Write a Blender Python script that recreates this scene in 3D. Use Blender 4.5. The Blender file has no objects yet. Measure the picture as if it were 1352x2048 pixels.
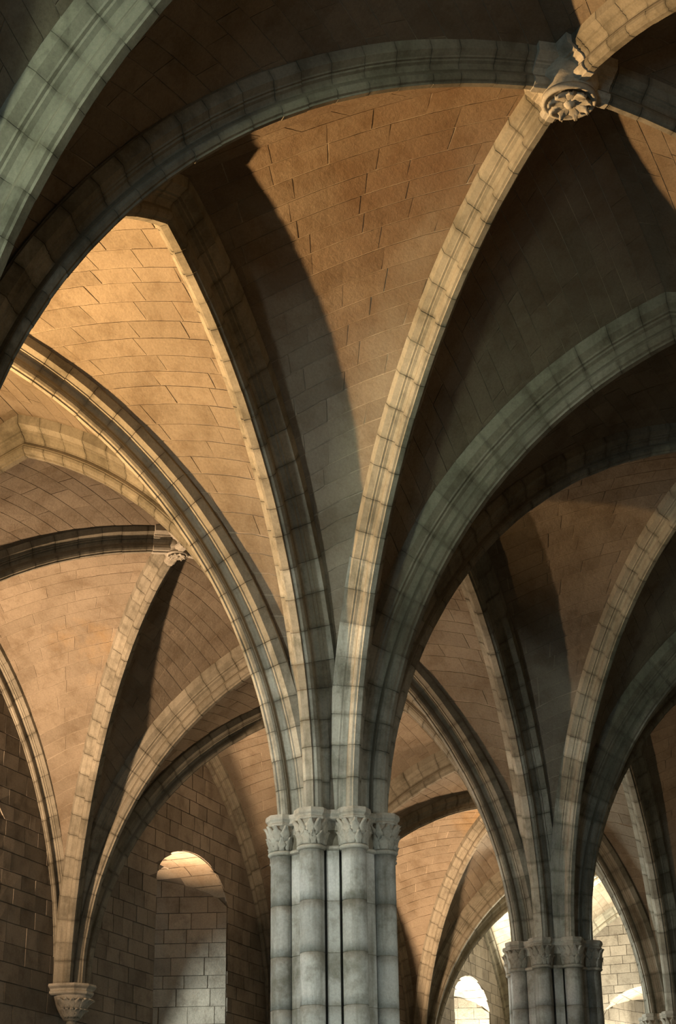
import bpy, math, random
import numpy as np
from mathutils import Vector, Matrix, noise
from mathutils.bvhtree import BVHTree

SC = bpy.context.scene
COL = SC.collection
rnd = random.Random(7)

# ------------------------------------------------------------------ measurements (metres)
A, B = 8.1, 8.2                    # bay length along the hall, width of one nave
ZS = 6.10                          # springing = top of the capitals
ZAPEX = {'arcade': 11.10, 'transverse': 11.20, 'wall': 11.45, 'boss': 11.41}
CAMP = (-16.804, -7.08, 1.60)
YAW, PITCH, ROLL, FPX = 0.393, 0.417, -0.015, 3508.5

# ------------------------------------------------------------------ camera
def cam_axes():
    f = Vector((math.cos(YAW)*math.cos(PITCH), math.sin(YAW)*math.cos(PITCH), math.sin(PITCH)))
    r = f.cross(Vector((0, 0, 1))).normalized()
    u = r.cross(f)
    return r*math.cos(ROLL)+u*math.sin(ROLL), -r*math.sin(ROLL)+u*math.cos(ROLL), f
CR, CU, CF = cam_axes()
cam_data = bpy.data.cameras.new('camera')
cam = bpy.data.objects.new('camera', cam_data); COL.objects.link(cam)
cam.matrix_world = Matrix(((CR.x, CU.x, -CF.x, CAMP[0]), (CR.y, CU.y, -CF.y, CAMP[1]),
                           (CR.z, CU.z, -CF.z, CAMP[2]), (0, 0, 0, 1)))
cam_data.sensor_fit = 'VERTICAL'; cam_data.sensor_height = 36.0; cam_data.sensor_width = 36.0
cam_data.lens = FPX/2048*36.0
cam_data.clip_end = 300
SC.camera = cam
SC.cycles.diffuse_bounces = 3

# ------------------------------------------------------------------ world, lights, exposure
SC.view_settings.view_transform = 'Standard'
SC.view_settings.look = 'None'
SC.view_settings.gamma = 1.0
SC.view_settings.use_curve_mapping = False
SC.view_settings.exposure = 0.0
world = bpy.data.worlds.new('sky'); SC.world = world
world.use_nodes = True
wb = world.node_tree.nodes['Background']
wb.inputs[0].default_value = (0.75, 0.85, 1.0, 1); wb.inputs[1].default_value = 1.0

def area(name, loc, direction, size, power, color, spread=180, size_y=None):
    l = bpy.data.lights.new(name, 'AREA')
    l.energy = power; l.color = color; l.size = size; l.spread = math.radians(spread)
    if size_y: l.shape = 'RECTANGLE'; l.size_y = size_y
    o = bpy.data.objects.new(name, l); COL.objects.link(o)
    o.location = loc
    o.rotation_euler = Vector(direction).to_track_quat('-Z', 'Y').to_euler()
    return o

WARM = (1.0, 0.60, 0.26); PEACH = (1.0, 0.66, 0.40); COOL = (0.90, 1.0, 0.95); PALE = (1.0, 0.93, 0.74); GREEN = (0.86, 1.0, 0.74)
# floodlights that stand on the corbels of the left wall and wash the vaults; the last is an added floor fill
area('vault_wash_light', (-2*A+2.1, 7.6, 6.3), (0.10, -1, 0.85), 0.22, 130, WARM, spread=100)
area('vault_wash_light', (-1*A+2.9, 7.7, 5.9), (0.05, -1, 0.85), 0.22, 1400, WARM, spread=98)
area('vault_wash_light', (2.0, 8.1, 6.5), (0.7, -0.30, 1.0), 0.18, 760, PEACH, spread=138)
area('vault_wash_light', (12.4, 3.6, 2.4), (0.05, 0.22, 1.0), 0.25, 120, PEACH, spread=64)  # added uplight on the floor to brighten the web, no known lamp
area('window_bounce', (8.1+4.3, 8.6, 7.5), (0.0, -0.15, 1), 0.25, 120, PEACH, spread=100)
# sunlight thrown up into the vaults from the sills of the farther windows
for i, pw, col in ((2, 620, PEACH), (3, 2100, PALE)):
    area('window_bounce', (i*A+4.6, 8.6, 5.3), (0.0, -0.5, 1), 0.3, pw, col, spread=115)
# daylight coming down through the windows of the left wall
for i, pw in ((-2, 460), (-1, 100), (0, 60), (1, 600), (2, 140), (3, 1500)):
    area('window_daylight', (i*A+4.55, 9.7, 6.0), (0, -1, -0.30), 1.1, pw, COOL, size_y=3.6, spread=130)
area('window_daylight', (-19.2, 8.7, 6.0), (19.2, -8.7, 0.2), 1.0, 270, COOL, size_y=3.0, spread=34)
# daylight from the window of the far end wall; then unseen fills added at the entrance and right walls
area('end_window_daylight', (33.6, 4.1, 6.4), (-1, 0, 0.05), 1.2, 600, PALE, size_y=4.0)
area('end_window_bounce', (33.0, 4.1, 5.6), (-0.3, 0, 1), 0.5, 420, PALE, spread=120)
area('entrance_fill', (-24.0, -2.0, 5.2), (15.9, 0.6, 3.9), 0.9, 24, GREEN, size_y=1.6, spread=17)  # added beam to light the near cross arch, no opening built
area('entrance_fill', (-24.0, -4.0, 3.6), (1, 0.1, 0.1), 2.4, 520, (0.62, 0.90, 1.0), size_y=4.0)  # added broad cool fill for the shaded vaults
area('right_wall_fill', (-13.0, -8.1, 4.6), (13, 8.1, -0.7), 1.6, 12, COOL, size_y=3.0, spread=38)  # added fill for the middle pier, the right wall has no window
area('right_wall_fill', (-3.5, -8.1, 3.6), (3.5, 8.1, -0.6), 1.2, 40, COOL, size_y=2.6, spread=60)  # added fill for the pier's right side, no window here either

# ------------------------------------------------------------------ materials
def stone_material(name, c1, c2, dark, rough=0.9, edge=0.0, blotch=0.5, blotch_col=None, streak=0.0, bump=0.25, tone=0.22, nscale=1.0, spots=()):
    m = bpy.data.materials.new(name); m.use_nodes = True
    nt = m.node_tree; N = nt.nodes; L = nt.links
    bs = N['Principled BSDF']; bs.inputs['Roughness'].default_value = rough
    bs.inputs['Specular IOR Level'].default_value = 0.2
    geo = N.new('ShaderNodeNewGeometry')
    inf = N.new('ShaderNodeObjectInfo')
    def noise_(scale, detail=6, rough_=0.6, vec=None):
        n = N.new('ShaderNodeTexNoise'); n.inputs['Scale'].default_value = scale*nscale
        n.inputs['Detail'].default_value = detail; n.inputs['Roughness'].default_value = rough_
        L.new(vec or geo.outputs['Position'], n.inputs['Vector']); return n.outputs['Fac']
    def ramp(sock, a, b, ca=(0, 0, 0, 1), cb=(1, 1, 1, 1)):
        r = N.new('ShaderNodeValToRGB'); L.new(sock, r.inputs[0])
        r.color_ramp.elements[0].position = a; r.color_ramp.elements[1].position = b
        r.color_ramp.elements[0].color = ca; r.color_ramp.elements[1].color = cb
        return r.outputs[0]
    def mix(kind, fac, x, y):
        n = N.new('ShaderNodeMix'); n.data_type = 'RGBA'; n.blend_type = kind
        for s, v in ((n.inputs[0], fac), (n.inputs[6], x), (n.inputs[7], y)):
            if isinstance(v, (int, float)): s.default_value = v
            elif isinstance(v, tuple): s.default_value = v if len(v) == 4 else v+(1,)
            else: L.new(v, s)
        return n.outputs[2]
    col = mix('MIX', ramp(noise_(1.3, 4), 0.35, 0.68), c1, c2)
    # each stone a little lighter or darker
    t = N.new('ShaderNodeMapRange'); L.new(inf.outputs['Random'], t.inputs[0])
    t.inputs[3].default_value = 1-tone; t.inputs[4].default_value = 1+tone
    tc = N.new('ShaderNodeCombineColor')
    for k in range(3): L.new(t.outputs[0], tc.inputs[k])
    col = mix('MULTIPLY', 1.0, col, tc.outputs[0])
    if blotch:
        b_ = ramp(noise_(2.6, 8, 0.7), 0.50, 0.66)
        mul = N.new('ShaderNodeMath'); mul.operation = 'MULTIPLY'; mul.inputs[1].default_value = blotch
        L.new(b_, mul.inputs[0])
        col = mix('MIX', mul.outputs[0], col, blotch_col or dark)
    if streak:
        mp = N.new('ShaderNodeMapping'); mp.inputs['Scale'].default_value = (7, 7, 0.7)
        L.new(geo.outputs['Position'], mp.inputs['Vector'])
        s_ = ramp(noise_(1.0, 5, 0.6, mp.outputs[0]), 0.5, 0.72)
        mul = N.new('ShaderNodeMath'); mul.operation = 'MULTIPLY'; mul.inputs[1].default_value = streak
        L.new(s_, mul.inputs[0])
        col = mix('MIX', mul.outputs[0], col, dark)
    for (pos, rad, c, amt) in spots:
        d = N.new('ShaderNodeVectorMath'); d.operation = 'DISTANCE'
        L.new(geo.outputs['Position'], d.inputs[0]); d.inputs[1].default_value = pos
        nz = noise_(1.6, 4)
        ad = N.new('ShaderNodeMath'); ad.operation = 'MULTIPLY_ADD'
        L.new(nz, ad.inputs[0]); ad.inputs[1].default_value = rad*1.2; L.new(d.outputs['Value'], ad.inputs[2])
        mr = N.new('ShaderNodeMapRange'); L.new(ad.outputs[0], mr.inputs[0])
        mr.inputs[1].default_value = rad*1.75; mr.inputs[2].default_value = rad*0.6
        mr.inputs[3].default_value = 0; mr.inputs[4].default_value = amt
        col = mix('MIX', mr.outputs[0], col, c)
    if edge:
        at = N.new('ShaderNodeAttribute'); at.attribute_name = 'joint'
        nz = noise_(3.0, 5)
        mu = N.new('ShaderNodeMath'); mu.operation = 'MULTIPLY'; L.new(at.outputs['Fac'], mu.inputs[0])
        L.new(ramp(nz, 0.30, 0.62), mu.inputs[1])
        m2 = N.new('ShaderNodeMath'); m2.operation = 'MULTIPLY'; L.new(mu.outputs[0], m2.inputs[0]); m2.inputs[1].default_value = edge
        col = mix('MIX', m2.outputs[0], col, dark)
    fine = ramp(noise_(38, 4, 0.75), 0.30, 0.72, (0.80, 0.80, 0.80, 1), (1.10, 1.10, 1.10, 1))
    col = mix('MULTIPLY', 1.0, col, fine)
    L.new(col, bs.inputs['Base Color'])
    bp = N.new('ShaderNodeBump'); bp.inputs['Strength'].default_value = bump; bp.inputs['Distance'].default_value = 0.03
    L.new(noise_(16, 8, 0.7), bp.inputs['Height']); L.new(bp.outputs[0], bs.inputs['Normal'])
    return m

M = {}
M['web'] = stone_material('pale_vault_stone', (0.20, 0.165, 0.12), (0.155, 0.125, 0.088), (0.10, 0.07, 0.04), blotch=0.45, bump=0.45, tone=0.10,
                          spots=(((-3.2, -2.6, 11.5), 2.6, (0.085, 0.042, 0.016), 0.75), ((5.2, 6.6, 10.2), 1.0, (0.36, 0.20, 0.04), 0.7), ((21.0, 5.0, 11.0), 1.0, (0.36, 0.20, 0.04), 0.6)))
M['web_mortar'] = stone_material('light_mortar', (0.30, 0.25, 0.185), (0.25, 0.205, 0.15), (0.14, 0.1, 0.06), blotch=0.2, bump=0.2)
M['rib'] = stone_material('grey_rib_stone', (0.235, 0.213, 0.163), (0.18, 0.163, 0.122), (0.060, 0.052, 0.033), edge=0.6, blotch=0.45, streak=0.35, tone=0.14)
M['rib_mortar'] = stone_material('dark_joint_mortar', (0.20, 0.175, 0.13), (0.16, 0.14, 0.10), (0.08, 0.07, 0.04))
M['pier'] = stone_material('grey_pier_stone', (0.47, 0.46, 0.42), (0.33, 0.32, 0.275), (0.13, 0.118, 0.083), edge=0.7, blotch=0.65, streak=0.75, tone=0.16, bump=0.4)
M['lit_springer'] = stone_material('lit_springer_stone', (0.345, 0.325, 0.265), (0.25, 0.235, 0.185), (0.085, 0.078, 0.05), edge=0.65, blotch=0.6, streak=0.6, tone=0.20)  # rib stone made paler to paint in the daylight low on the ribs
M['carved'] = stone_material('carved_capital_stone', (0.44, 0.41, 0.34), (0.33, 0.30, 0.24), (0.10, 0.09, 0.06), blotch=0.5, tone=0.1)
M['wall'] = stone_material('brown_wall_stone', (0.19, 0.165, 0.13), (0.14, 0.12, 0.092), (0.07, 0.056, 0.04), blotch=0.45, streak=0.15, tone=0.22, bump=0.45)
M['wall_mortar'] = stone_material('brown_wall_mortar', (0.10, 0.085, 0.062), (0.08, 0.066, 0.05), (0.05, 0.04, 0.025))
M['floor'] = stone_material('floor_stone', (0.13, 0.115, 0.09), (0.10, 0.085, 0.065), (0.09, 0.07, 0.05))
def glass_material():
    m = bpy.data.materials.new('daylit_window_glass'); m.use_nodes = True
    nt = m.node_tree; N = nt.nodes
    bs = N['Principled BSDF']; bs.inputs['Base Color'].default_value = (0.8, 0.85, 0.85, 1)
    bs.inputs['Emission Color'].default_value = (0.92, 1.0, 0.95, 1); bs.inputs['Emission Strength'].default_value = 1.6
    return m
M['glass'] = glass_material()
def lead_material():
    m = bpy.data.materials.new('window_lead'); m.use_nodes = True
    bs = m.node_tree.nodes['Principled BSDF']
    nz = m.node_tree.nodes.new('ShaderNodeTexNoise'); nz.inputs['Scale'].default_value = 20
    r = m.node_tree.nodes.new('ShaderNodeValToRGB'); r.color_ramp.elements[0].color = (0.03, 0.03, 0.03, 1); r.color_ramp.elements[1].color = (0.09, 0.09, 0.09, 1)
    m.node_tree.links.new(nz.outputs['Fac'], r.inputs[0]); m.node_tree.links.new(r.outputs[0], bs.inputs['Base Color'])
    return m
M['lead'] = lead_material()

# ------------------------------------------------------------------ object helpers
def mesh(name, V, F, m, smooth=False, joint=None):
    me = bpy.data.meshes.new(name)
    me.from_pydata([tuple(v) for v in V], [], F)
    me.materials.append(m)
    if smooth:
        me.polygons.foreach_set('use_smooth', [True]*len(me.polygons))
    if joint is not None:
        at = me.attributes.new('joint', 'FLOAT', 'POINT'); at.data.foreach_set('value', joint)
    return me
def link(name, me, parent=None):
    o = bpy.data.objects.new(name, me); COL.objects.link(o)
    if parent: o.parent = parent
    return o
def obj(name, V, F, m, parent=None, smooth=False, joint=None):
    return link(name, mesh(name, V, F, m, smooth, joint), parent)
def tag(o, label, cat, group=None, kind=None):
    o['label'] = label; o['category'] = cat
    if group: o['group'] = group
    if kind: o['kind'] = kind
    return o
def empty(name, loc, label, cat, group=None, kind='thing'):
    o = bpy.data.objects.new(name, None); COL.objects.link(o); o.location = loc
    o.empty_display_size = 0.2
    return tag(o, label, cat, group, kind)
def copy_tree(o, parent=None):
    c = o.copy(); COL.objects.link(c); c.parent = parent
    for ch in o.children: copy_tree(ch, c)
    return c

# ------------------------------------------------------------------ frame test (what is worth splitting into stones)
EYES = [Vector(CAMP), Vector(CAMP)+CR*1.2, Vector(CAMP)-CR*1.2, Vector(CAMP)+CU*0.9]
def in_frame(p, margin=90):
    d = p-EYES[0]; z = d.dot(CF)
    if z < 0.5: return False
    x = 676+FPX*d.dot(CR)/z; y = 1024-FPX*d.dot(CU)/z
    return -margin < x < 1352+margin and -margin < y < 2048+margin
OCC_V, OCC_F = [], []
def occ(V, F):
    k = len(OCC_V); OCC_V.extend([tuple(v) for v in V]); OCC_F.extend([tuple(i+k for i in f) for f in F])
TREE = [None]
def seen(p, nrm, margin=60):
    if not in_frame(p, margin): return False
    if TREE[0] is None: TREE[0] = BVHTree.FromPolygons(OCC_V, OCC_F)
    for e in EYES:
        q = p+nrm*0.06
        d = e-q; L = d.length
        if TREE[0].ray_cast(q, d/L, L)[0] is None: return True
    return False

# ------------------------------------------------------------------ rib curves
class Half:
    """Half of an arch: rises from a support to its crown. at(t, d): point, d metres outward from the soffit."""
    def __init__(s, S, P, r0, z0, z1):
        s.S = Vector((S[0], S[1])); v = Vector((P[0], P[1]))-s.S
        s.u = v.normalized(); s.r0 = r0; s.z0 = z0
        w = v.length-r0; H = z1-z0; s.w = w
        s.r = (w*w+H*H)/(2*w); s.tm = math.atan2(H, s.r-w); s.L = s.r*s.tm
        s.lat = Vector((-s.u.y, s.u.x, 0))
        s.t0 = math.asin((ZS-z0)/s.r)/s.tm if z0 < ZS else 0.0     # where the rib leaves the capital
    def at(s, t, d=0.0, x=0.0):
        w = s.w
        th = t*math.acos(max(-1, min(1, (s.r-w)/(s.r+d))))   # every layer of the arch ends on the mitre at the crown
        h = s.r0+s.r*(1-math.cos(th))-d*math.cos(th); z = s.z0+s.r*math.sin(th)+d*math.sin(th)
        return Vector((s.S.x+s.u.x*h, s.S.y+s.u.y*h, z))+s.lat*x

HALF_PROFILE = [(0.046, 0.0), (0.052, 0.022), (0.088, 0.034), (0.112, 0.068), (0.114, 0.102), (0.092, 0.132), (0.078, 0.146),
                (0.082, 0.186), (0.112, 0.224), (0.160, 0.242), (0.166, 0.262), (0.200, 0.268), (0.206, 0.286), (0.290, 0.335), (0.300, 0.46)]
def profile(sc, wsc=None):
    w = wsc or sc
    R = [(x*w, d*sc) for x, d in HALF_PROFILE]
    return [(-x, d) for x, d in reversed(R)]+R
RIBK = {'arcade': (1.0, 0.88), 'transverse': (1.0, 0.86), 'diagonal': (0.78, 0.60), 'wall': (0.72, 0.62)}
def sweep(h, prof, ts, shrink=0.0):
    V = []
    for t in ts:
        for x, d in prof:
            xx = x*(1-shrink); V.append(h.at(t, d+shrink*0.32, xx))
    n = len(prof); F = []
    for k in range(len(ts)-1):
        for j in range(n-1):
            F.append((k*n+j, k*n+j+1, (k+1)*n+j+1, (k+1)*n+j))
        F.append((k*n+n-1, k*n, (k+1)*n, (k+1)*n+n-1))
    F.append(tuple(reversed(range(n)))); F.append(tuple(range((len(ts)-1)*n, len(ts)*n)))
    return V, F
VLEN = 0.33
def voussoirs(h, prof, parent, t_end=1.0, vlen=VLEN):
    n = max(2, round(h.L*t_end/vlen)); cuts = [0.0]
    for k in range(n): cuts.append(cuts[-1]+1+rnd.uniform(-0.16, 0.16))
    cuts = [h.t0+c/cuts[-1]*(t_end-h.t0) for c in cuts]
    g = 0.0025/h.L
    for k in range(n):
        t0, t1 = cuts[k]+g, cuts[k+1]-g
        if not any(in_frame(h.at(t, 0.1), 140) for t in (t0, t1)): continue
        e = min(0.04/h.L, (t1-t0)*0.3)
        s = rnd.uniform(-0.004, 0.004)
        V, F = sweep(h, [(x*(1+s*2), d+s) for x, d in prof], (t0, t0+e, t1-e, t1))
        m = len(prof)
        lit_springer = h.r0 > 0.5 and h.at((t0+t1)/2).z < 8.0+rnd.uniform(-1.1, 0.9)      # lowest stones coloured paler, in place of cool daylight on them
        obj('voussoir', V, F, M['lit_springer' if lit_springer else 'rib'], parent, joint=[1.0]*m+[0.0]*(2*m)+[1.0]*m)

# ------------------------------------------------------------------ names for places, used in the labels
def sup_name(i, j):
    return {(0, 0): 'the large middle pier', (1, 0): 'the second pier at lower right', (2, 0): 'the bottom right pier',
            (-1, 0): 'a pier beyond the left edge', (3, 0): 'the farthest hidden pier',
            (1, 1): 'the carved corbel at bottom left', (0, 1): 'the corbel beyond the left edge', (3, 1): 'the far wall corbel',
            (2, 1): 'the hidden wall corbel', (-1, 1): 'a near corbel outside the frame', (4, 1): 'the far left corner of the hall'}.get(
            (i, j), 'the %s support of the %s row' % (['overhead', 'near', 'first', 'second', 'third', 'fourth', 'last'][i+2] if -2 <= i <= 4 else 'rear', {1: 'left', 0: 'middle', -1: 'right'}[j]))
def bay_name(i, j):
    nm = {(-1, -1): 'the bay of the large carved boss', (-1, 0): 'the bright left bay', (0, 0): 'the bay of the small boss',
          (0, -1): 'the second right bay', (1, 0): 'the left bay behind the pier', (2, 0): 'the far left bay', (3, 0): 'the last left bay',
          (1, -1): 'the third right bay', (2, -1): 'the fourth right bay', (3, -1): 'the last right bay', (-2, -1): 'the right bay overhead',
          (-2, 0): 'the left bay overhead', (-3, -1): 'the right bay behind the camera', (-3, 0): 'the left bay behind the camera'}
    return nm[(i, j)]

R0 = {0: 0.60, 1: 0.26, -1: 0.26}
I0, I1 = -3, 4
HALVES = {}
def half(kind, i, j, di, dj):
    """half rib from support (i, j): di/dj in (-1, 0, 1) point to its crown half a bay on."""
    key = (i, j, di, dj)
    if key not in HALVES:
        r0 = R0[j] if i < I1 else 0.26
        if r0 < 0.3 and kind != 'wall': r0 = 0.46 if kind == 'boss' else 0.42
        z1 = ZAPEX[kind]
        if kind == 'transverse' and i >= 0 and j+dj*0.5 < 0: z1 -= 0.25      # the right nave's cross arches are a little lower
        HALVES[key] = Half((i*A, j*B), ((i+di*0.5)*A, (j+dj*0.5)*B), r0, ZS-(0.32 if kind == 'boss' else 0.0), z1)
    return HALVES[key]
def shown(h, margin=140):
    return any(in_frame(h.at(k/24, 0.15), margin) for k in range(25))
def build_arch(name, kind, cat, group, halves, label, t_end=1.0):
    hs = [h for h in halves if shown(h)]
    if not hs: return None
    sc, wsc = RIBK[kind]; prof = profile(sc, wsc)
    S = hs[0].S
    root = empty(name, (0, 0, 0), label, cat, group)
    for h in hs:
        n = 40
        ts = [h.t0+k/n*(t_end-h.t0) for k in range(n+1)]
        V, F = sweep(h, prof, ts, shrink=0.07)
        obj('mortar_joint_core', V, F, M['rib_mortar'], root); occ(V, F)
        voussoirs(h, prof, root, t_end)
    return root

# ------------------------------------------------------------------ web (vault) surfaces
def d_of(kind): return {'arcade': 0.40, 'transverse': 0.40, 'wall': 0.28, 'boss': 0.28}[kind]
class Web:
    """Ruled, slightly domed surface between an arch half and a diagonal half rising from one support."""
    def __init__(s, arch, kind, diag):
        s.a, s.k, s.d = arch, kind, diag
    def at(s, t, v):
        p = s.a.at(t, d_of(s.k)); q = s.d.at(t, d_of('boss'))
        L = (q-p).length
        return p.lerp(q, v)+Vector((0, 0, 0.10*4*v*(1-v)*L*0.5))
    def nrm(s, t, v):
        e = 1e-3
        a = s.at(min(1, t+e), v)-s.at(max(0, t-e), v); b = s.at(t, min(1, v+e))-s.at(t, max(0, v-e))
        n = a.cross(b)
        if n.length < 1e-12: return Vector((0, 0, -1))
        n.normalize()
        c = Vector((s.d.at(1).x, s.d.at(1).y, ZS))
        return n if n.dot(c-s.at(t, v)) > 0 else -n
WEBS = []
def build_cell(i, j, side):
    """side: 'y0','y1' (cells over the long sides), 'x0','x1' (cells over the transverse arches)"""
    c = {'y0': [(i, j, 1, 0, 1, 1), (i+1, j, -1, 0, -1, 1)], 'y1': [(i, j+1, 1, 0, 1, -1), (i+1, j+1, -1, 0, -1, -1)],
         'x0': [(i, j, 0, 1, 1, 1), (i, j+1, 0, -1, 1, -1)], 'x1': [(i+1, j, 0, 1, -1, 1), (i+1, j+1, 0, -1, -1, -1)]}[side]
    if side[0] == 'y': kind = 'arcade' if (j if side == 'y0' else j+1) == 0 else 'wall'
    else: kind = 'transverse' if I0 < (i if side == 'x0' else i+1) < I1 else 'wall'
    webs = []
    V, F = [], []
    for (si, sj, ai, aj, di, dj) in c:
        w = Web(half(kind, si, sj, ai, aj), kind, half('boss', si, sj, di, dj)); webs.append(w)
        k0 = len(V); nt, nv = 40, 10
        for a in range(nt+1):
            for b in range(nv+1): V.append(w.at(a/nt, b/nv)-w.nrm(a/nt, b/nv)*0.002)
        for a in range(nt):
            for b in range(nv):
                q = k0+a*(nv+1)+b; F.append((q, q+1, q+nv+2, q+nv+1))
    where = {'y0': 'near-side', 'y1': 'far-side', 'x0': 'nearer end', 'x1': 'farther end'}
    if side[0] == 'y':
        edge = 'the arcade' if kind == 'arcade' else ('the left wall' if j == 0 else 'the right wall')
    else:
        edge = 'the nearer cross arch' if side == 'x0' else 'the farther cross arch'
    o = obj('ceiling', V, F, M['web_mortar'], smooth=True)
    lab = {(-1, -1, 'y1'): 'large vault web above the dark arcade arch, half orange and half in shadow',
           (-1, -1, 'x1'): 'dark vault web right of the lit diagonal rib under the large boss',
           (-1, -1, 'x0'): 'black vault web along the top edge behind the greenish arch',
           (-1, 0, 'y0'): 'brightest golden vault web at left beside the arcade arch',
           (-1, 0, 'x1'): 'tan vault web at the left edge above the pointed cross arch',
           (0, 0, 'y1'): 'peach lit vault web at left above the left wall rib',
           (0, 0, 'x1'): 'brown vault web right of the small boss above the lit cross arch',
           (0, -1, 'y1'): 'brown vault web with a shadow edge above the second arcade arch'}.get(
        (i, j, side), 'stone vault web against %s in %s' % (edge, bay_name(i, j)))
    tag(o, lab, 'vault', 'vault webs', 'structure')
    occ(V, F)
    WEBS.append((o, webs))
def web_stones(o, webs):
    for w in webs:
        if not any(in_frame(w.at(a/10, v), 60) for a in range(11) for v in (0.1, 0.5, 0.9)): continue
        n = 200
        mid = [w.at(k/n, 0.5) for k in range(n+1)]
        cum = [0.0]
        for k in range(n): cum.append(cum[-1]+(mid[k+1]-mid[k]).length)
        tot = cum[-1]; cuts = [0.0]
        while cuts[-1] < tot: cuts.append(cuts[-1]+rnd.uniform(0.20, 0.27))
        cuts = [x*tot/cuts[-1] for x in cuts]
        tt = [float(np.interp(x, cum, [k/n for k in range(n+1)])) for x in cuts]
        for r in range(len(tt)-1):
            t0, t1 = tt[r], tt[r+1]
            width = (w.at(t0, 1)-w.at(t0, 0)).length
            if width < 0.22: continue
            m = max(1, int(width/rnd.uniform(0.50, 0.66)))
            vs = [0.0]
            if m > 1:
                off = rnd.uniform(0.35, 1.0); x = off
                xs = []
                while x < m: xs.append(x+rnd.uniform(-.18, .18)); x += 1
                vs += [x/m for x in xs if 0.1 < x < m-0.12]
            vs.append(1.0)
            for q in range(len(vs)-1):
                v0, v1 = vs[q], vs[q+1]
                c = w.at((t0+t1)/2, (v0+v1)/2); nr = w.nrm((t0+t1)/2, (v0+v1)/2)
                if not (seen(c, nr) or seen(w.at((t0*.9+t1*.1), v0*.9+v1*.1), nr)
                        or seen(w.at((t0*.1+t1*.9), v0*.1+v1*.9), nr)): continue
                gv = 0.004/width; gt = (t1-t0)*0.004/(cuts[r+1]-cuts[r])
                j = [rnd.uniform(-0.006, 0.006)/width for _ in range(4)]
                pr = 0.003+rnd.uniform(0, 0.005)
                a0, a1 = t0+gt, t1-gt
                U = [(a0, v0+gv+j[0]), (a0, (v0+v1)/2), (a0, v1-gv+j[1]), (a1, v1-gv+j[2]), (a1, (v0+v1)/2), (a1, v0+gv+j[3])]
                top = [w.at(t, v)+nr*(pr+rnd.uniform(-.001, .001)) for t, v in U]
                bot = [w.at(t, v)-nr*0.03 for t, v in U]
                V = top+bot
                F = [(0, 1, 4, 5), (1, 2, 3, 4)]+[(k, (k+1) % 6, (k+1) % 6+6, k+6) for k in range(6)]
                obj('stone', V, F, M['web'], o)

# ------------------------------------------------------------------ build vault shells and ribs
for i in range(I0, I1):
    for j in (0, -1):
        for side in ('y0', 'y1', 'x0', 'x1'): build_cell(i, j, side)

ribs = []
for i in range(-2, I1):
    if True:
        build_arch('arcade_arch', 'arcade', 'arch', 'arcade arches', [half('arcade', i, 0, 1, 0), half('arcade', i+1, 0, -1, 0)],
                   {-1: 'dark pointed arcade arch rising from the left side of the large middle pier',
                    0: 'arcade arch between the large middle pier and the second pier',
                    1: 'arcade arch from the second pier to the pier cut off at bottom right'}.get(i, 'arcade arch of %s' % bay_name(i, 0)))
    for j in (1, -1):
        build_arch('wall_rib', 'wall', 'rib', 'wall ribs', [half('wall', i, j, 1, 0), half('wall', i+1, j, -1, 0)],
                   'thin moulded wall rib along the %s wall of %s' % ('left' if j == 1 else 'right', bay_name(i, 0 if j == 1 else -1)))
for i in range(-1, I1+1):
    for j in (0, -1):
        kind = 'transverse' if i < I1 else 'wall'
        hs = [half(kind, i, j, 0, 1), half(kind, i, j+1, 0, -1)]
        lab = {(0, 0): 'moulded pointed cross arch from the large middle pier to the left wall',
               (0, -1): 'broad dark cross arch from the large middle pier up to the right edge',
               (-1, -1): 'greenish lit moulded cross arch crossing the top left corner',
               (4, 0): 'wall rib on the far end wall of the left nave', (4, -1): 'wall rib on the far end wall of the right nave',
               (1, 0): 'moulded cross arch from the carved bottom left corbel to the second pier',
               (1, -1): 'dark cross arch curving right from the second pier'}.get((i, j), 'cross arch over the %s nave from %s to the side wall' % (
                   'left' if j == 0 else 'right', sup_name(i, j if j == 0 else j+1)))
        build_arch('transverse_arch' if kind == 'transverse' else 'wall_rib', kind, 'arch' if kind == 'transverse' else 'rib',
                   'cross arches' if kind == 'transverse' else 'wall ribs', hs, lab)
for i in range(-2, I1):
    for j in (0, -1):
        for (si, sj, di, dj) in ((i, j, 1, 1), (i+1, j, -1, 1), (i, j+1, 1, -1), (i+1, j+1, -1, -1)):
            lab = {(0, 0, -1, -1): 'warm lit diagonal rib from the middle pier up to the large carved boss',
                   (0, 0, -1, 1): 'diagonal rib curving from the middle pier to the left edge below the bright web',
                   (-1, 0, 1, -1): 'long dark diagonal rib arching from the left edge to the large boss',
                   (0, -1, -1, 1): 'dark diagonal rib from the large boss to the right edge',
                   (-1, -1, 1, 1): 'warm lit diagonal rib from the large boss to the top right corner',
                   (0, 0, 1, -1): 'black diagonal rib arching from behind the middle pier to the right edge',
                   (1, 1, -1, -1): 'pale lit diagonal rib from the bottom left corbel up to the small boss',
                   (0, 1, 1, -1): 'dark nearly level diagonal rib from the left edge to the small boss',
                   (1, 1, 1, -1): 'dark diagonal rib low behind the lit cross arch of the bottom left corbel',
                   (1, 0, -1, -1): 'brown diagonal rib rising from the second pier to the right edge',
                   (3, 1, -1, -1): 'pale diagonal rib rising just right of the middle pier, lower down',
                   }.get((si, sj, di, dj), 'diagonal rib of %s, from %s' % (bay_name(i, j), sup_name(si, sj)))
            build_arch('diagonal_rib', 'diagonal', 'rib', 'diagonal ribs', [half('boss', si, sj, di, dj)], lab, t_end=0.985)

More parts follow.
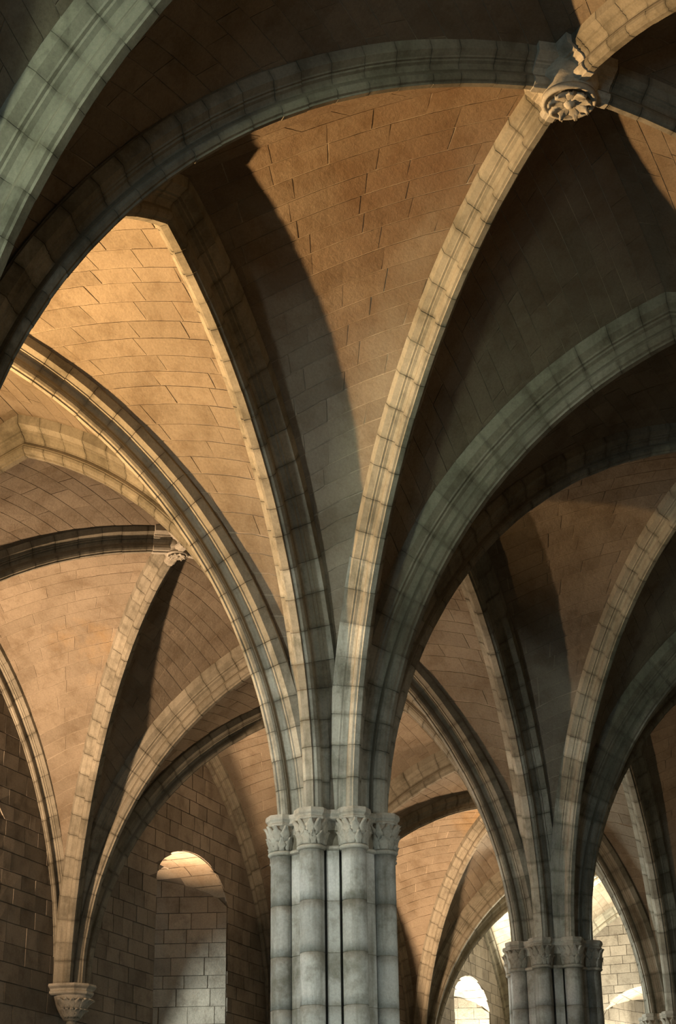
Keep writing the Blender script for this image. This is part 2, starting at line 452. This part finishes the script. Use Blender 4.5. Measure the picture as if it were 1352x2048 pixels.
# ------------------------------------------------------------------ generic solids
def lathe(prof, n=24, a0=0.0, a1=2*math.pi, cx=0.0, cy=0.0):
    full = abs(a1-a0-2*math.pi) < 1e-6
    m = n if full else n+1
    V = [(cx+r*math.cos(a0+(a1-a0)*k/n), cy+r*math.sin(a0+(a1-a0)*k/n), z) for r, z in prof for k in range(m)]
    F = []
    for q in range(len(prof)-1):
        for k in range(n if full else n):
            k2 = (k+1) % m
            F.append((q*m+k, q*m+k2, (q+1)*m+k2, (q+1)*m+k))
    if full:
        F.append(tuple(reversed(range(m)))); F.append(tuple(range((len(prof)-1)*m, len(prof)*m)))
    return V, F
def joined(*parts):
    V, F = [], []
    for v, f in parts:
        k = len(V); V += list(v); F += [tuple(i+k for i in q) for q in f]
    return V, F
def leaf(w, h, curl, n=5, lobes=3, seed=0):
    """A carved leaf, upright along +z, its face to +x; curls outward at the tip and is veined in the middle."""
    r = random.Random(seed); V = []
    for k in range(n+1):
        t = k/n
        half_w = w*0.5*(0.55+0.45*math.sin(math.pi*min(1, t*1.15)))*(1+0.28*math.cos(t*lobes*2*math.pi+0.6))*(1-0.5*max(0, t-0.72)/0.28)
        out = 0.012+curl*t**3
        z = h*t-curl*0.55*max(0, t-0.7)
        for s, dx in ((-1, -0.006), (-0.5, 0.016), (0, 0.004), (0.5, 0.016), (1, -0.006)):
            V.append((out+dx+r.uniform(-.004, .004), s*half_w, z+r.uniform(-.004, .004)))
    F = []
    for k in range(n):
        for s in range(4): F.append((k*5+s, k*5+s+1, (k+1)*5+s+1, (k+1)*5+s))
    m = len(V)
    V2 = [(x-0.03, y*0.9, z) for x, y, z in V]
    F2 = [tuple(i+m for i in reversed(f)) for f in F]
    rim = [k*5 for k in range(n+1)]+[n*5+s for s in range(1, 5)]+[k*5+4 for k in reversed(range(n))]+[s for s in (3, 2, 1)]
    F3 = [(rim[k], rim[(k+1) % len(rim)], rim[(k+1) % len(rim)]+m, rim[k]+m) for k in range(len(rim))]
    return V+V2, F+F2+F3
def xform(part, M4):
    V, F = part
    return [tuple(M4 @ Vector(v)) for v in V], F

# ------------------------------------------------------------------ clustered piers
RC, rc = 0.560, 0.126
CAPH = 0.42
def core_section():
    P = []
    for k in range(8):
        m = math.radians(22.5+45*k)
        for da, r in ((-0.21, 0.42), (-0.150, 0.46), (-0.118, 0.540), (0.118, 0.540), (0.150, 0.46), (0.21, 0.42)):
            P.append((r*math.cos(m+da), r*math.sin(m+da)))
    return P
def prism(P, zs, scales=None):
    n = len(P); V = []
    for q, z in enumerate(zs):
        s = scales[q] if scales else 1.0
        V += [(x*s, y*s, z) for x, y in P]
    F = []
    for q in range(len(zs)-1):
        for k in range(n): F.append((q*n+k, q*n+(k+1) % n, (q+1)*n+(k+1) % n, (q+1)*n+k))
    F.append(tuple(reversed(range(n)))); F.append(tuple(range((len(zs)-1)*n, len(zs)*n)))
    return V, F
def build_pier(label):
    root = empty('clustered_pier', (0, 0, 0), label, 'pier', 'clustered piers')
    zb, zt = 0.55, ZS-CAPH+0.0
    nc = 10; ch = (zt-zb)/nc
    sec = core_section()
    V, F = prism([(x*0.985, y*0.985) for x, y in sec], (0.3, ZS-0.05))
    core = obj('core', V, F, M['rib_mortar'], root)
    e = 0.11; g = 0.003
    V, F = prism(sec, (g, e, ch-e, ch-g)); n = len(sec)
    me_core = mesh('core_stone', V, F, M['pier'], joint=[1.0]*n+[0.0]*2*n+[1.0]*n)
    for k in range(nc):
        s = link('stone', me_core, core); s.location = (0, 0, zb+k*ch)
    ns = 20
    V, F = lathe([(rc, g), (rc, e), (rc, ch-e), (rc, ch-g)], ns)
    # a flat fillet runs down the front of every shaft
    V = [(min(x, rc*0.985), y, z) for x, y, z in V]
    me_d = mesh('drum', V, F, M['pier'], smooth=False, joint=[1.0]*ns+[0.0]*2*ns+[1.0]*ns)
    me_d.polygons.foreach_set('use_smooth', [len(p.vertices) == 4 for p in me_d.polygons])
    V, F = lathe([(rc*0.96, 0.3), (rc*0.96, zt)], 16)
    me_s = mesh('shaft_core', V, F, M['rib_mortar'])
    # capital pieces, made once and shared by the eight shafts
    V, F = joined(lathe([(rc+.004, 0.0), (rc+.020, 0.008), (rc+.030, 0.022), (rc+.027, 0.036), (rc+.010, 0.046), (rc+.0, 0.05)], 24))
    me_ring = mesh('astragal', V, F, M['carved'], smooth=True)
    V, F = lathe([(rc-.004, 0.04), (rc+.004, 0.12), (rc+.014, 0.22), (rc+.030, 0.30)], 20)
    me_bell = mesh('bell', V, F, M['carved'], smooth=True)
    P8 = [(math.cos(math.radians(22.5+45*k)), math.sin(math.radians(22.5+45*k))) for k in range(8)]
    ab = [(rc+.022, 0.295), (rc+.036, 0.305), (rc+.040, 0.325), (rc+.026, 0.338), (rc+.031, 0.352), (rc+.047, 0.368), (rc+.051, 0.392), (rc+.044, CAPH)]
    V, F = prism(P8, [z for r, z in ab], [r*1.04 for r, z in ab])
    me_ab = mesh('abacus', V, F, M['carved'])
    leaves = []
    for s in range(4):
        low = leaf(0.095+0.01*s, 0.135, 0.034, seed=s, lobes=2+s % 2); up = leaf(0.115-0.008*s, 0.165, 0.044, seed=9+s, lobes=3-s % 2)
        leaves.append((mesh('leaf', *low, M['carved'], smooth=True), mesh('leaf', *up, M['carved'], smooth=True)))
    V, F = joined(prism(sec, (0, CAPH), (0.97, 1.0)), lathe([(0.46, 0.02), (0.52, 0.3), (0.57, CAPH-.01)], 32))
    cap = obj('capital', V, F, M['carved'], root); cap.location = (0, 0, zt)
    V, F = joined(prism(sec, (0.0, 0.012, 0.035, 0.05), (1.0, 1.045, 1.045, 1.0)), prism(sec, (0.30, 0.32, 0.345, 0.37, CAPH-0.01), (1.0, 1.06, 1.04, 1.08, 1.08)))
    mo = obj('core_moulding', V, F, M['carved'], cap)
    for k in range(8):
        an = math.radians(45*k); loc = (RC*math.cos(an), RC*math.sin(an), 0)
        sh = link('shaft', me_s, root); sh.location = loc; sh.rotation_euler = (0, 0, an)
        for q in range(nc):
            d = link('drum', me_d, sh); d.location = (0, 0, zb+q*ch)
        for nm, me in (('astragal', me_ring), ('bell', me_bell), ('abacus', me_ab)):
            p = link(nm, me, cap); p.location = loc; p.rotation_euler = (0, 0, an)
        for q in range(8):
            for tier in (0, 1):
                if tier == 0 and q == 7: continue
                a2 = an+math.radians((-112 if tier else -96)+32*q)
                r = rc-0.002+0.010*tier
                p = link('leaf', leaves[(k+q) % 4][tier], cap)
                p.location = (loc[0]+r*math.cos(a2), loc[1]+r*math.sin(a2), 0.05+0.095*tier)
                p.rotation_euler = (rnd.uniform(-.12, .12), rnd.uniform(-.05, .08), a2)
    V, F = joined(prism([(1.45*x, 1.45*y) for x, y in sec], (0.0, 0.22)), prism([(1.25*x, 1.25*y) for x, y in sec], (0.22, 0.34, 0.42, 0.5, 0.56), (1.12, 1.1, 1.0, 1.06, 0.98)))
    obj('base', V, F, M['pier'], root)
    V, F = lathe([(0.72, 0.0), (0.70, ZS)], 16)
    return root
pier0 = build_pier('tall clustered stone pier with carved capital in the middle of the picture')
for i, lab in ((1, 'second clustered pier at lower right, smaller and in shadow'),
               (2, 'clustered pier cut off by the bottom right corner'),
               (-1, 'near clustered pier beyond the left edge of the picture'),
               (3, 'farthest clustered pier beyond the right edge')):
    p = copy_tree(pier0); p.location = (i*A, 0, 0); p['label'] = lab
for i in (0, 1, 2, 3, -1):
    V, F = lathe([(0.66, 0.0), (0.66, ZS)], 16, cx=i*A); occ(V, F)

# ------------------------------------------------------------------ left wall: bays with splayed window embrasures
WX, WH, WSP, WRISE, WSILL, WDEP, WSPL = 4.55, 1.45, 8.40, 0.80, 3.0, 2.0, 0.38
ZTOP = 12.6
def arch_z(x, hw=WH):
    q = max(0.0, 1-(x/hw)**2); return WSP+WRISE*math.sqrt(q)
def wall_frame(kind, i):
    """local (s along the wall, n into the room, z) -> world"""
    if kind == 'left': return lambda s, n, z: Vector((i*A+s, B-n, z))
    return lambda s, n, z: Vector((I1*A-n, B-s, z))          # far end wall: s runs from the left corner
def window_shell(W, sx, xc=WX):
    """Wall face with an arched hole, embrasure jambs, soffit and sill."""
    V, F = [], []
    def quad(*p):
        k = len(V); V.extend(p); F.append(tuple(range(k, k+len(p))))
    def rect(s0, s1, z0, z1): quad(W(s0, 0, z0), W(s1, 0, z0), W(s1, 0, z1), W(s0, 0, z1))
    rect(0, xc-WH, 0, ZTOP); rect(xc+WH, sx, 0, ZTOP); rect(xc-WH, xc+WH, 0, WSILL)
    n = 20; xs = [-WH*math.cos(math.pi*k/n) for k in range(n+1)]
    for k in range(n):
        quad(W(xc+xs[k], 0, arch_z(xs[k])), W(xc+xs[k+1], 0, arch_z(xs[k+1])), W(xc+xs[k+1], 0, ZTOP), W(xc+xs[k], 0, ZTOP))
        quad(W(xc+xs[k], 0, arch_z(xs[k])), W(xc+xs[k+1], 0, arch_z(xs[k+1])), W(xc+xs[k+1], -WDEP, arch_z(xs[k+1])), W(xc+xs[k], -WDEP, arch_z(xs[k])))
    hi = WH-WSPL*WDEP
    for sg in (-1, 1):
        m = 6
        for k in range(m):
            d0, d1 = WDEP*k/m, WDEP*(k+1)/m
            x0, x1 = WH-WSPL*d0, WH-WSPL*d1
            quad(W(xc+sg*x0, -d0, WSILL-1.0*k/m*0), W(xc+sg*x1, -d1, WSILL), W(xc+sg*x1, -d1, arch_z(x1)+0.02), W(xc+sg*x0, -d0, arch_z(x0)+0.02))
    quad(W(xc-WH, 0, WSILL), W(xc+WH, 0, WSILL), W(xc+hi, -WDEP, WSILL+0.5), W(xc-hi, -WDEP, WSILL+0.5))
    return V, F
def block(W, s0, s1, zb, zt, pr, nrm_in=True):
    """block of the wall face; zb, zt: functions of s"""
    m = 2 if s1-s0 < 0.9 else 3
    ss = [s0+(s1-s0)*k/m for k in range(m+1)]
    fr = [W(s, pr+rnd.uniform(-.003, .003), zb(s)) for s in ss]+[W(s, pr+rnd.uniform(-.003, .003), zt(s)) for s in ss]
    bk = [W(s, -0.02, zb(s)) for s in ss]+[W(s, -0.02, zt(s)) for s in ss]
    n = m+1; V = fr+bk; F = [(k, k+1, n+k+1, n+k) for k in range(m)]
    loop = list(range(n))+list(reversed(range(n, 2*n)))
    F += [(loop[k], loop[(k+1) % len(loop)], loop[(k+1) % len(loop)]+2*n, loop[k]+2*n) for k in range(len(loop))]
    return V, F
def wall_stones(o, W, s_len, has_window=True, xc=WX, nface=Vector((0, -1, 0)), big=1.0):
    z = 4.2; g = 0.007
    while z < ZTOP-0.3:
        h = rnd.uniform(0.22, 0.33)*big
        s = -rnd.uniform(0, 0.4)
        while s < s_len:
            l = rnd.uniform(0.32, 0.68)*big
            s0, s1 = max(0, s)+g, min(s_len, s+l)-g
            s += l
            if s1-s0 < 0.08: continue
            segs = [(s0, s1)]
            if has_window and z < WSP+WRISE:
                segs = []
                if z+h*0.5 < WSP:
                    if s0 < xc-WH-g: segs.append((s0, min(s1, xc-WH-g)))
                    if s1 > xc+WH+g: segs.append((max(s0, xc+WH+g), s1))
                else: segs = [(s0, s1)]
            for a, b in segs:
                if b-a < 0.05: continue
                c = W((a+b)/2, 0.0, z+h/2)
                zb = lambda x: z+g; zt = lambda x: z+h-g
                if has_window and z+h*0.5 >= WSP and z < WSP+WRISE and a < xc+WH and b > xc-WH:
                    zb = lambda x, z=z, h=h: min(z+h-g-0.001, max(z+g, arch_z(x-xc)+0.004 if abs(x-xc) < WH else z+g))
                    if all(zb(a+(b-a)*k/4) > z+h-0.02 for k in range(5)): continue
                if not any(seen(W(a+(b-a)*f, 0, z+h*q), nface) for f, q in ((.5, .5), (.1, .2), (.9, .8))): continue
                obj('stone', *block(W, a, b, zb, zt, 0.012+rnd.uniform(-.006, .008)), M['wall'], o)
        z += h
def jamb_stones(o, W, sg, xc=WX):
    """facing stones of a splayed jamb and of the arched soffit, children of the window"""
    nj = math.hypot(1, WSPL)
    def J(d, n, z):
        x = WH-WSPL*d
        return W(xc+sg*(x-n/nj), -d-n*WSPL/nj*0, z)
    nr = (J(1, 1, 5)-J(1, 0, 5)).normalized()
    z = 4.2; g = 0.006
    while z < WSP+WRISE:
        h = rnd.uniform(0.24, 0.34); d = -rnd.uniform(0, 0.4)
        while d < WDEP:
            l = rnd.uniform(0.35, 0.62); d0, d1 = max(0, d)+g, min(WDEP, d+l)-g; d += l
            if d1-d0 < 0.06: continue
            zt = lambda x, z=z, h=h: max(z+g+0.002, min(z+h-g, arch_z(WH-WSPL*x)-0.002)); zb = lambda x, z=z: z+g
            if zt((d0+d1)/2) < z+0.03: continue
            if not seen(J((d0+d1)/2, 0, z+h/2), nr) and not seen(J(d0, 0, z+h*.2), nr): continue
            obj('stone', *block(J, d0, d1, zb, zt, 0.012+rnd.uniform(-.005, .006)), M['wall'], o)
        z += h
def soffit_stones(o, W, xc=WX):
    n = 11
    for k in range(n):
        a0, a1 = math.pi*k/n+0.006, math.pi*(k+1)/n-0.006
        cuts = [0.0, rnd.uniform(0.5, 0.8), rnd.uniform(1.1, 1.5), WDEP]
        for q in range(3):
            d0, d1 = cuts[q]+0.006, cuts[q+1]-0.006
            aa = [a0, (a0+a1)/2, a1]; pr = 0.012+rnd.uniform(-.004, .006)
            def P(a, d, off):
                return W(xc-(WH-off)*math.cos(a), -d, WSP+(WRISE-off)*math.sin(a))
            if not any(seen(P(aa[1], (d0+d1)/2, 0.0), Vector((0, 0, -1))) for _ in (0,)): continue
            fr = [P(a, d0, pr) for a in aa]+[P(a, d1, pr) for a in aa]; bk = [P(a, d0, -.02) for a in aa]+[P(a, d1, -.02) for a in aa]
            F = [(0, 1, 4, 3), (1, 2, 5, 4)]; loop = [0, 1, 2, 5, 4, 3]
            F += [(loop[k2], loop[(k2+1) % 6], loop[(k2+1) % 6]+6, loop[k2]+6) for k2 in range(6)]
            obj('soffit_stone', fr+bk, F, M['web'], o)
def glazing(o, W, xc=WX):
    hi = WH-WSPL*WDEP
    V, F = [], []
    n = 10; xs = [-hi*math.cos(math.pi*k/n) for k in range(n+1)]
    low = WSILL+0.5
    for k in range(n):
        q = len(V)
        V += [W(xc+xs[k], -WDEP+.02, low), W(xc+xs[k+1], -WDEP+.02, low), W(xc+xs[k+1], -WDEP+.02, arch_z(xs[k+1])), W(xc+xs[k], -WDEP+.02, arch_z(xs[k]))]
        F.append((q, q+1, q+2, q+3))
    obj('pane', V, F, M['glass'], o)
    def bar(s0, s1, z0, z1):
        P = [W(xc+s, d, z) for d in (-WDEP+.04, -WDEP+.09) for s, z in ((s0, z0), (s1, z0), (s1, z1), (s0, z1))]
        obj('lead_bar', P, [(0, 1, 2, 3), (7, 6, 5, 4), (0, 4, 5, 1), (1, 5, 6, 2), (2, 6, 7, 3), (3, 7, 4, 0)], M['lead'], o)
    bar(-.02, .02, low, WSP+WRISE-.05)
    for q in range(6): bar(-hi, hi, low+0.5+q*0.8, low+0.53+q*0.8)
LEFT = []
win = 0
for i in range(I0, I1):
    W = wall_frame('left', i)
    V, F = window_shell(W, A)
    k_hole = len(V)
    o = obj('wall_left', V, F, M['wall_mortar'])
    tag(o, 'rough coursed stone left wall of %s' % bay_name(i, 0), 'wall', 'left wall bays', 'structure'); occ(V, F)
    win += 1
    w = bpy.data.objects.new('window_%d' % win, None); COL.objects.link(w); w.location = (0, 0, 0)
    tag(w, 'deep splayed round-headed window in the left wall of %s' % bay_name(i, 0), 'window', 'wall windows', 'structure')
    LEFT.append((o, w, W, i, Vector((0, -1, 0)), A))
W = wall_frame('end', 0)
V, F = window_shell(W, B, xc=4.1)
o = obj('wall_back', V, F, M['wall_mortar']); occ(V, F)
tag(o, 'pale far end wall of the left nave', 'wall', None, 'structure')
win += 1
w = bpy.data.objects.new('window_%d' % win, None); COL.objects.link(w)
tag(w, 'bright round-headed window in the far end wall', 'window', 'wall windows', 'structure')
LEFT.append((o, w, W, None, Vector((-1, 0, 0)), B))
for (o, w, W, i, nf, L) in LEFT:
    xc = WX if i is not None else 4.1
    if i is None or i >= 0:
        wall_stones(o, W, L, True, xc, nf)
        jamb_stones(w, W, 1, xc); jamb_stones(w, W, -1, xc); soffit_stones(w, W, xc)
    glazing(w, W, xc)
# plain walls, floor and roof that close the hall outside the frame
def slab(name, x0, x1, y0, y1, z0, z1, m, label, cat):
    V = [(x, y, z) for z in (z0, z1) for x, y in ((x0, y0), (x1, y0), (x1, y1), (x0, y1))]
    o = obj(name, V, [(3, 2, 1, 0), (4, 5, 6, 7), (0, 1, 5, 4), (1, 2, 6, 5), (2, 3, 7, 6), (3, 0, 4, 7)], m)
    return tag(o, label, cat, None, 'structure')
X0, X1 = I0*A, I1*A
slab('floor', X0-.6, X1+2.6, -B-.6, B+2.6, -0.3, 0.0, M['floor'], 'pale stone floor of the hall below the frame', 'floor')
slab('wall_right', X0-.6, X1+2.6, -B-.6, -B-.02, 0, ZTOP+.6, M['wall'], 'right wall of the hall outside the frame', 'wall')
slab('wall_front', X0-.6, X0-.02, -B, B+2.6, 0, ZTOP+.6, M['wall'], 'entrance wall behind the photographer', 'wall')
slab('wall_far', X1+.02, X1+.6, -B, 0.0, 0, ZTOP+.6, M['wall'], 'far end wall of the right nave', 'wall')
slab('wall_outer', X0, X1+2.6, B+2.05, B+2.6, 0, ZTOP+.6, M['wall'], 'outer face of the thick left wall', 'wall')
slab('wall_end', X1+2.05, X1+2.6, 0, B+2.05, 0, ZTOP+.6, M['wall'], 'outer face of the thick far end wall', 'wall')
slab('roof', X0-.6, X1+2.6, -B-.6, B+2.6, ZTOP+.3, ZTOP+.6, M['wall'], 'roof above the vaults', 'roof')

for o, webs in WEBS: web_stones(o, webs)

# ------------------------------------------------------------------ bosses
def build_boss(i, j, label, sc=1.0):
    root = empty('vault_boss', ((i+.5)*A, (j+.5)*B, 11.36+(1-sc)*0.12), label, 'boss', 'vault bosses')
    root.scale = (sc, sc, sc)
    V, F = lathe([(0.10, -0.03), (0.21, -0.035), (0.235, -0.02), (0.245, 0.01), (0.235, 0.05), (0.255, 0.075), (0.275, 0.11), (0.27, 0.16), (0.25, 0.45)], 32)
    obj('keystone', V, F, M['carved'], root, smooth=True)
    V, F = lathe([(0.205, -0.035), (0.215, -0.062), (0.24, -0.065), (0.252, -0.04), (0.245, 0.0)], 32)
    obj('rim', V, F, M['carved'], root, smooth=True)
    for k in range(9):
        an = 2*math.pi*k/9
        lf = xform(leaf(0.12, 0.165, 0.05, seed=k, lobes=3), Matrix.Rotation(an, 4, 'Z') @ Matrix.Translation((0.04, 0, -0.045)) @ Matrix.Rotation(math.radians(90), 4, 'Y'))
        obj('leaf', *lf, M['carved'], root, smooth=True)
    V, F = lathe([(0.005, -0.11), (0.035, -0.10), (0.055, -0.07), (0.05, -0.03)], 12)
    obj('bud', V, F, M['carved'], root, smooth=True)
    prof = profile(0.80, 0.72)
    for si, sj, di, dj in ((i, j, 1, 1), (i+1, j, -1, 1), (i, j+1, 1, -1), (i+1, j+1, -1, -1)):
        h = half('boss', si, sj, di, dj)
        V, F = sweep(h, [(x*1.06, d-0.012) for x, d in prof], (0.955, 0.985))
        o = obj('rib_stub', [(v-root.location)/sc for v in V], F, M['carved'], root)
for (i, j, lab) in ((-1, -1, 'round carved foliage boss at the crossing of ribs, top right'),
                    (0, 0, 'small boss half hidden behind the cross arch at left'),
                    (1, 0, 'boss hidden behind the middle pier'), (2, 0, 'far boss of the left nave behind the second pier'),
                    (0, -1, 'boss of the second right bay beyond the right edge')):
    build_boss(i, j, lab, 1.0 if j < 0 else 0.62)

# ------------------------------------------------------------------ wall corbels
def build_corbel(loc, label, rotz=0.0):
    root = empty('wall_corbel', loc, label, 'corbel', 'wall corbels'); root.rotation_euler = (0, 0, rotz)
    P = [(0.40*math.cos(math.pi+math.pi*k/5), 0.40*math.sin(math.pi+math.pi*k/5)) for k in range(6)]
    P = [(P[0][0], 0.24)]+P+[(P[-1][0], 0.24)]
    V, F = prism(P, (-0.17, -0.15, -0.12, -0.10, -0.075, -0.045, -0.03, 0.0), (0.80, 0.88, 0.90, 0.84, 0.86, 0.98, 1.0, 0.97))
    obj('abacus', V, F, M['carved'], root)
    V, F = lathe([(0.05, -0.56), (0.11, -0.54), (0.17, -0.46), (0.225, -0.36), (0.265, -0.26), (0.30, -0.17), (0.29, -0.14)], 20)
    obj('bowl', V, F, M['carved'], root, smooth=True)
    for k in range(11):
        an = math.pi*0.92+math.pi*1.16*(k+0.5)/11
        for t, (r, z, w, h) in enumerate(((0.13, -0.50, 0.12, 0.18), (0.215, -0.37, 0.13, 0.20))):
            lf = xform(leaf(w, h, 0.06, seed=k+t*5, lobes=2+k % 2), Matrix.Translation((r*math.cos(an), r*math.sin(an), z)) @ Matrix.Rotation(an, 4, 'Z') @ Matrix.Rotation(math.radians(26), 4, 'Y'))
            obj('leaf', *lf, M['carved'], root, smooth=True)
    V, F = lathe([(0.01, -0.64), (0.05, -0.63), (0.075, -0.59), (0.06, -0.54)], 12)
    obj('pendant', V, F, M['carved'], root, smooth=True)
for i, lab in ((1, 'carved stone corbel under the ribs at bottom left'), (2, 'wall corbel hidden behind the middle pier'),
               (3, 'far wall corbel just below the frame right of the middle pier')):
    build_corbel((i*A, B-0.22, ZS), lab)
build_corbel((I1*A-0.22, 0, ZS), 'corbel on the far end wall between the naves', math.pi*1.5)
